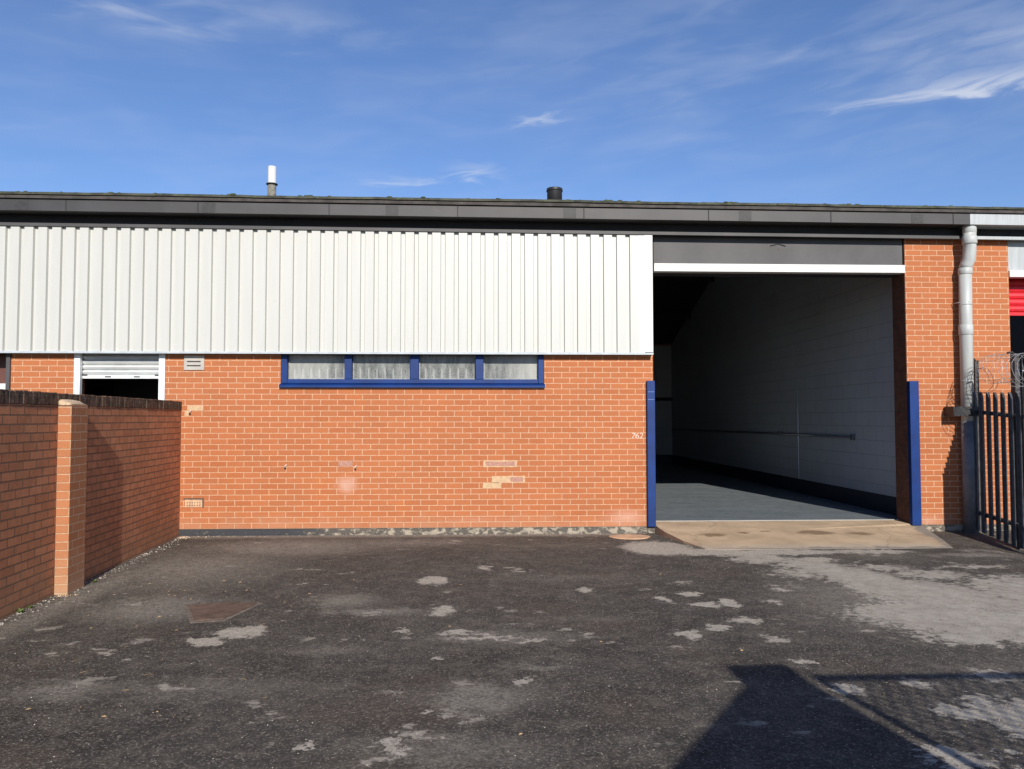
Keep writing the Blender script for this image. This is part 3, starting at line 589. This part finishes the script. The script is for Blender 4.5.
# ------------------------------------------------------------------ neighbouring unit on the right
N = thing('industrial_unit', 'neighbouring unit at the right edge with pale grey gutter and partly raised red shutter', 'building', (7.44, 0, 0))
def nb(name, mat, x0, x1, *a, **k): return box(name, mat, N, x0-7.44, x1-7.44, *a, **k)
m = eaves(6.708-7.44, 13-7.44, M_LGREY, N, gut='grey')
for o_ in [c for c in N.children if c.name.startswith('fascia')]: pass
m.v = [(a, b_, c-SH*7.44) for a, b_, c in m.v]; m.build('gutter', M_LGREY, N)
for c_ in COL.objects:
    if c_.parent == N and c_.name.startswith('fascia'): c_.location.z = -SH*7.44
nb('roof_edge', M_FELT, 7.442, 13, -.340, -.10, 4.272, 4.324)
roof(7.45-7.44, 13-7.44, N, 4)
for c_ in COL.objects:
    if c_.parent == N and c_.name.startswith('roof') and not c_.name.startswith('roof_'): c_.location.z = -SH*7.44
nb('soffit', M_ROOFI, 7.442, 13, -.049, .01, 4.005, 4.29)
nb('header_panel', M_LGREY, 7.445, 11.4, .015, .12, 3.548, 4.0)
nb('header_beam', M_WHITE, 7.445, 11.4, -.02, .12, 3.452, 3.545, bevel=.004)
nb('brick_wall', M_BRICK, 11.402, 13, 0, .3, -.2, 4.1)
NS = MB(); z = 3.75; poly = []
while z > 3.0: poly += [(.27, z), (.245, z-.015), (.24, z-.05), (.25, z-.08), (.27, z-.092)]; z -= .095
v = []
for X_ in (.004, 3.96): v += [(X_, p[0], p[1]) for p in poly]
n = len(poly); NS.add(v, [(i, i+1, i+1+n, i+n) for i in range(n-1)]); NS.box(.004, 3.96, .271, .28, z, 3.75); NSO = NS.build('roller_shutter', M_RED, N)
MB().box(.004, 3.96, .235, .28, z-.05, z-.004).build('bottom_bar', M_RED, NSO, .004)
nb('corner_guard', M_RED, 7.452, 7.53, -.05, -.001, -.1, .97)
nb('interior_lining', M_ROOFI, 7.45, 12, 6, 6.1, -.2, 4.2)
nb('interior_floor', M_ROOFI, 7.46, 12, .01, 6, -.25, -.19)
nb('interior_wall', M_ROOFI, 7.30, 7.43, .35, 14.6, -.2, 4.1)

# ------------------------------------------------------------------ yard wall on the left
YW = thing('brick_wall', 'weathered red brown brick yard wall with a sooty coping and a paler pier', 'wall', (-3.985, -.004, .018), R(3.5))
# gently uneven run: small courses bulge and dip
def wavy_wall():
    m = MB(); n = 60; L = 9.2; v = []; zs = [-.35, .3, .9, 1.572]
    for i in range(n+1):
        y = -L*i/n
        for s_ in (0, 1):
            for z in zs:
                d = .008*mnoise.noise(Vector((y*.9, z*1.3, 2))) if i else 0
                v.append((d if s_ == 0 else -.215, y, z))
    k = len(zs)*2; fs = []
    for i in range(n):
        for j in range(len(zs)-1):
            a = i*k+j; fs += [(a, a+k, a+k+1, a+1)]; a += len(zs); fs += [(a, a+1, a+k+1, a+k)]
        a = i*k+len(zs)-1; fs.append((a, a+k, a+k+len(zs), a+len(zs)))
    fs += [(0, 1, 2, 3, 7, 6, 5, 4), tuple(n*k+q for q in (4, 5, 6, 7, 3, 2, 1, 0))]
    m.add(v, fs); return m
wavy_wall().build('wall_body', M_BRICKL, YW)
def coping():
    m = MB(); y = 0.0; random.seed(3)
    while y > -9.1:
        dz = random.uniform(-.005, .005); dx = random.uniform(-.003, .004); w_ = .066
        m.box(-.220+dx, .005+dx, y-w_, y, 1.574, 1.683+dz); y -= .075
    mo = MB(); mo.box(-.212, -.001, -9.1, -.002, 1.5735, 1.672)
    return m, mo
c_, mo = coping()
CO = c_.build('coping', M_COPE, YW, .004); mo.build('coping_mortar', simple('old coping mortar', (.13, .11, .085), .95, var=.4, scale=20), CO)
PR = MB(); PR.box(-.0, .115, -3.57, -3.22, -.2, 1.572); PI = PR.build('pier', M_PIER, YW, .005)
cp = MB(); n = 8; v = []
for i, y in enumerate((-3.582, -3.55, -3.42, -3.28, -3.205)):
    e = (0, .03, .035, .02, -.005)[i]
    v += [(-.03, y, 1.573), (.108, y, 1.573), (.106, y, 1.582+e*.3), (.06, y, 1.605+e*.6), (-.03, y, 1.612+e*.6)]
fs = [(i*5+j, (i+1)*5+j, (i+1)*5+(j+1) % 5, i*5+(j+1) % 5) for i in range(4) for j in range(5)]+[(4, 3, 2, 1, 0), (20, 21, 22, 23, 24)]
cp.add(v, fs, True).build('mortar_cap', M_CAP, PI)

# ------------------------------------------------------------------ palisade fence at the right
FX = 6.80
PF = thing('palisade_fence', 'dark steel palisade fence with coiled razor wire beside the grey downpipe', 'fence', (FX, 0, 0))
def fz(y): return gz(FX, y)
for zz in (1.60, .22):
    rl = MB()
    y0, y1 = -.16, -2.25
    za, zb_ = fz(y0)+zz+.06, fz(y0)+zz-.02-.10
    v = []
    for (y, z) in ((y0, za), (-1.0, za-.07), (y1, za-.09)):
        v += [(-.004, y, z-.025), (.040, y, z-.025), (.040, y, z+.025), (-.004, y, z+.025)]
    rl.add(v, [(i*4+j, i*4+4+j, i*4+4+(j+1) % 4, i*4+(j+1) % 4) for i in range(2) for j in range(4)]+[(0, 1, 2, 3), (11, 10, 9, 8)])
    rl.build('rail', M_FENCE, PF)
def pale(y, top=1.83, w_=.034):
    m = MB(); b_ = fz(y)+.05; t_ = top+(fz(y)+.09)*.25
    # W section pale with a splayed pointed head
    sec = [(-.020, -w_), (.010, -w_*.6), (-.014, 0), (.010, w_*.6), (-.020, w_)]
    v = []
    for z, k, dx in ((b_, 1, 0), (t_-.10, 1, 0), (t_-.04, .75, -.004), (t_, .12, -.014)):
        v += [(s_[0]+dx-.012, y+s_[1]*k, z) for s_ in sec]+[(s_[0]+dx-.0155, y+s_[1]*k, z) for s_ in sec]
    fs = []
    for i in range(3):
        for j in range(4):
            a = i*10+j; fs += [(a, a+1, a+11, a+10), (a+5, a+15, a+16, a+6)]
        for j in (0, 4): a = i*10+j; fs.append((a, a+10, a+15, a+5))
    m.add(v, fs); return m
for i in range(14): pale(-.20-.148*i).build('pale', M_FENCE, PF)
# tall slim standards carrying the wire
for y, h, w_ in ((-.10, 2.27, .022), (-.90, 2.30, .045)):
    m = MB(); z0 = fz(y)-.05; m.box(.045, .052, y-w_, y+w_, z0, h); m.box(.0525, .05+w_*2, y-.004, y+.004, z0, h); m.box(.0505+w_*2, .056+w_*2, y-w_, y+w_, z0, h); P_ = m.build('post', M_FENCE, PF)
    tp = MB(); tp.tube([(.07, y, h-.01), (.05, y, h+.02), (-.02, y, h+.01)], .012, 6); tp.build('wire_arm', M_BLACK, P_)
# clamp that straps the first rail to the downpipe
ck = MB(); ck.box(-.34, .07, -.236, -.222, 1.50, 1.63); ck.box(.02, .07, -.221, -.02, 1.50, 1.63); ck.box(-.34, -.29, -.221, -.02, 1.50, 1.63); ck.build('clamp', M_BLACK, PF)
def coil(y0, y1, zc, rad, turns, xc=.0, jit=.02, seed=1):
    rnd = random.Random(seed); pts = []; n = turns*16
    for i in range(n+1):
        a = 2*math.pi*i/16; f = i/n; q = rad*(1+jit*math.sin(i*.7))
        pts.append((xc+q*math.cos(a), y0+(y1-y0)*f+.012*math.sin(a*3), zc+q*math.sin(a)+rnd.uniform(-.004, .004)))
    return pts
def razor(pts, mat, name, r=.0028, barb=.013, parent=PF):
    m = MB(); m.tube(pts, r, 4, smooth=False)
    for i in range(0, len(pts)-1):
        p = (Vector(pts[i])+Vector(pts[i+1]))/2; d = (Vector(pts[i+1])-Vector(pts[i])).normalized(); s_ = d.cross(Vector((.3, .2, 1))).normalized()*barb
        m.add([p-d*.012+s_, p, p+d*.004, p-d*.012-s_, p+d*.012+s_, p+d*.012-s_], [(0, 1, 2), (3, 2, 1), (4, 1, 2), (5, 2, 1)])
    return m.build(name, mat, parent)
razor(coil(-.92, -1.35, 2.08, .21, 4, .05, seed=2), M_GALV, 'razor_wire', .003, .014)
razor(coil(-.45, -.95, 2.12, .19, 5, .03, seed=5), M_GALV, 'razor_wire', .003, .014)
razor(coil(-.24, -.42, 1.98, .17, 2, .0, seed=9), M_RUST, 'razor_wire', .003, .010)
razor([(-.07-.05*math.sin(f*math.pi), -.25-.02*f, 2.10-.42*f) for f in [i/12 for i in range(13)]], M_RUST, 'barbed_strand', .0026, .009)
razor([(-.02+.06*math.sin(f*5), -.26-.02*f, 1.60-.75*f) for f in [i/14 for i in range(15)]], M_RUST, 'barbed_strand', .0026, .007)
for zz in (2.24, 1.98): razor([(.04, -.11-.07*i, zz+.012*math.sin(i*.9)) for i in range(14)], M_GALV, 'barbed_strand', .0026, .010)

# ------------------------------------------------------------------ things lying in the yard
def flat(name, pts, z0, z1, mat, parent=None, bevel=.003):
    return MB().prism(pts, z0, z1, 'z').build(name, mat, parent, bevel)
random.seed(21)
MH = thing('manhole_cover', 'rusty brown iron drain cover sunk in the asphalt near the brick pier', 'manhole cover', (0, 0, -.09))
flat('frame', [(-2.475, -4.015), (-2.205, -4.62), (-1.955, -4.56), (-1.825, -3.97), (-2.14, -3.94)], .0, .006, M_IRON2, MH)
flat('lid', [(-2.42, -4.05), (-2.185, -4.575), (-1.985, -4.52), (-1.865, -4.0), (-2.14, -3.975)], .0055, .014, M_IRON, MH)
OV = [(1.98+.27*math.cos(a)*(1+.08*math.sin(3*a)), -.38+.20*math.sin(a)) for a in [2*math.pi*i/22 for i in range(22)]]
tag(flat('clay_patch', OV, -.0895, -.080, M_CLAY), 'small oval orange clay patch on the ground left of the ramp', 'patch')

# grit, chips and a few leaves on the asphalt
rg = random.Random(11)
def pebble(m, x, y, s, z=None):
    z = gz(x, y) if z is None else z; h = s*rg.uniform(.3, .7); a0 = rg.uniform(0, 6.3); n = 5
    v = [(x+s*rg.uniform(.7, 1.2)*math.cos(a0+2*math.pi*k/n), y+s*rg.uniform(.7, 1.2)*math.sin(a0+2*math.pi*k/n), z-.002) for k in range(n)]+[(x+rg.uniform(-.3, .3)*s, y+rg.uniform(-.3, .3)*s, z+h)]
    m.add(v, [(k, (k+1) % n, n) for k in range(n)])
gm_ = MB()
for i in range(6500):
    y = -8.0+7.9*rg.random()**1.0; x = rg.uniform(-4.2, 6.5)
    pebble(gm_, x, y, rg.choice((.003, .003, .004, .005, .006)))
for i in range(420):
    f = rg.random(); y = -4.8*f; x = -3.97+y*-.056+abs(rg.gauss(0, .07))+.02; pebble(gm_, x, y, rg.uniform(.004, .013))
for i in range(260):
    x = rg.uniform(-3.9, 2.3); pebble(gm_, x, -.03-abs(rg.gauss(0, .06)), rg.uniform(.004, .012))
gro = gm_.build('grit', M_GRIT); tag(gro, 'loose pale grit scattered over the asphalt', 'grit', kind='stuff')
lm = MB()
for i in range(150):
    x, y = (rg.uniform(-4.0, -1.5), rg.uniform(-7.8, -3)) if i % 3 else (rg.uniform(-4, 5), rg.uniform(-7.8, -1)); a = rg.uniform(0, 6.3); s = rg.uniform(.008, .020); z = gz(x, y)+.003
    c, s2 = math.cos(a), math.sin(a)
    lm.add([(x+c*s, y+s2*s, z+.002), (x-s2*s*.4, y+c*s*.4, z+.005), (x-c*s, y-s2*s, z+.001), (x+s2*s*.4, y-c*s*.4, z)], [(0, 1, 2, 3)])
for i in range(40):   # straw and twig scraps
    x, y = rg.uniform(-4.0, -1.2), rg.uniform(-7.7, -4.5); a = rg.uniform(0, 6.3); L_ = rg.uniform(.02, .06); lm.tube([(x, y, gz(x, y)+.003), (x+L_*.5*math.cos(a), y+L_*.5*math.sin(a), gz(x, y)+.006), (x+L_*math.cos(a+.3), y+L_*math.sin(a+.3), gz(x, y)+.003)], .0012, 4)
lo = lm.build('leaf_litter', M_DRYLEAF); tag(lo, 'tiny dry leaves and straw strewn over the asphalt', 'litter', kind='stuff')
# weeds at the foot of the yard wall
def weed(x, y, s, label):
    m = MB(); rw_ = random.Random(int((x*100+y*77)*10)); z = gz(x, y)
    for i in range(16):
        a = rw_.uniform(0, 6.3); L_ = s*rw_.uniform(.6, 1.2); wd = L_*.22; e = rw_.uniform(.3, 1.1); d = Vector((math.cos(a)*math.cos(e), math.sin(a)*math.cos(e), math.sin(e))); q = Vector((-math.sin(a), math.cos(a), 0))*wd; p = Vector((x, y, z))
        m.add([p, p+d*L_*.5+q, p+d*L_+Vector((0, 0, -.1*L_)), p+d*L_*.5-q], [(0, 1, 2, 3)])
    tag(m.build('weed', M_LEAF), label, 'weed')
weed(-3.69, -4.22, .05, 'small green weed at the foot of the yard wall, left of the pier')
weed(-3.70, -4.06, .035, 'tiniest green weed just left of the pale pier base')
weed(-3.66, -3.02, .04, 'low weed just behind the pale pier of the yard wall')
# mortar crumbs in the corner of the wall
cb = MB()
for i in range(26): pebble(cb, -3.93+rg.uniform(0, .12), -.08-rg.uniform(0, .14), rg.uniform(.008, .022))
for i in range(22): pebble(cb, -3.72+rg.uniform(0, .16), -3.60-rg.uniform(-.05, .04), rg.uniform(.006, .016))
tag(cb.build('mortar_crumbs', M_CREAM), 'crumbled mortar at the wall corner and pier foot', 'rubble', kind='stuff')

# bare tree behind the roof, only twig tips rise above it
T = thing('bare_tree', 'bare leafless twigs of a tree rising behind the roof at far left', 'tree', (-12.2, 22, -.09))
tm = MB(); rt = random.Random(4)
tm.tube([(0, 0, 0), (.05, 0, 2.5), (0, .1, 5)], [.16, .12, .07], 8); tm.build('trunk', M_BARK, T)
tw = MB()
for i in range(26):
    a = rt.uniform(0, 6.3); b0 = Vector((0, .1, rt.uniform(3.2, 5))); d = Vector((math.cos(a)*.45, math.sin(a)*.45, 1)).normalized(); L_ = rt.uniform(2.2, 4.2)
    p1 = b0+d*L_*.5+Vector((rt.uniform(-.2, .2), 0, 0)); p2 = b0+d*L_+Vector((rt.uniform(-.3, .3), 0, 0)); tw.tube([b0, p1, p2], [.022, .012, .004], 4)
    for k in range(4):
        q = b0+(p2-b0)*rt.uniform(.4, .95); e = Vector((rt.uniform(-1, 1), rt.uniform(-1, 1), rt.uniform(.4, 1.2))).normalized()*rt.uniform(.3, .7); tw.tube([q, q+e], [.007, .003], 3)
tw.build('crown', M_BARK, T)

# ------------------------------------------------------------------ behind the camera: what throws the shadows at the lower right
TE, TA = math.tan(EL), math.tan(AZ)
def back(x, y, yp): return (x+(y*-1+yp)*-TA*1.0*1 if False else x+(y-yp)*TA, (y-yp)*TE-.09)   # shadow point -> point in the plane y=yp
YP = -11.8
sp = [(1.54, -5.79), (1.56, -5.90), (1.66, -5.97), (1.43, -6.30), (1.00, -6.99), (.81, -7.28)]
pl = [back(x, y, YP) for x, y in sp]
xr = back(1.93, -5.82, YP)[0]
CASTER = thing('shadow_caster', 'unseen prism added behind the viewer to throw the dark yard shadow', 'shadow caster', (0, 0, 0))  # unseen shape added to throw the yard shadow, outline projected back from it
x_e, z_e = pl[-1]; slope = (pl[-1][1]-pl[3][1])/(pl[-1][0]-pl[3][0]); xe2 = x_e-.9; ze2 = z_e-.9*slope
MB().prism([(xe2+.12, -.2), (xr-.03, -.2), (xr-.03, pl[2][1]), pl[2], pl[3], pl[4], pl[5], (xe2+.12, ze2+.1*0)], YP-3.0, YP+.0).build('wall', M_BRICK, CASTER)
MB().prism([(pl[0][0], pl[1][1]-.005), (xr, pl[1][1]-.005), (xr, pl[0][1]), (pl[0][0], pl[0][1])], YP-3.1, YP+.05).build('roof_cap', M_DARK, CASTER)  # top of the added shadow caster, not a real roof
MF = thing('mesh_fence', 'tall steel mesh fence behind the viewer beside the shadow caster', 'fence', (0, 0, 0))
YF = -11.5
xa, zt_ = back(1.985, -6.02, YF); xb = xa+5.4
fr_ = MB(); fr_.tube([(xa+.04, YF, -.2), (xa+.04, YF, zt_)], .03, 10); fr_.tube([(xa+.04, YF, zt_), (xb, YF, zt_)], .028, 10); fr_.tube([(xb, YF, -.2), (xb, YF, zt_)], .04, 10); fr_.build('frame', M_FENCE, MF)
wm_ = MB(); st_ = .095; z1 = zt_
def wire(p, q):
    p, q = Vector(p), Vector(q); d = (q-p).normalized(); s_ = d.cross(Vector((0, 1, 0)))*.006
    wm_.add([p-s_, p+s_, q+s_, q-s_, p+Vector((0, .003, 0)), q+Vector((0, .003, 0))], [(0, 1, 2, 3), (0, 3, 5, 4), (1, 4, 5, 2)])
k = -z1
while k < (xb-xa):
    a0, a1 = max(0, k), min(xb-xa, k+z1)
    if a1 > a0:
        wire((xa+.05+a0, YF, (a0-k)), (xa+.05+a1, YF, (a1-k))); wire((xa+.05+a0, YF+.004, z1-(a0-k)), (xa+.05+a1, YF+.004, z1-(a1-k)))
    k += st_
wm_.build('wire_mesh', M_FENCE, MF)
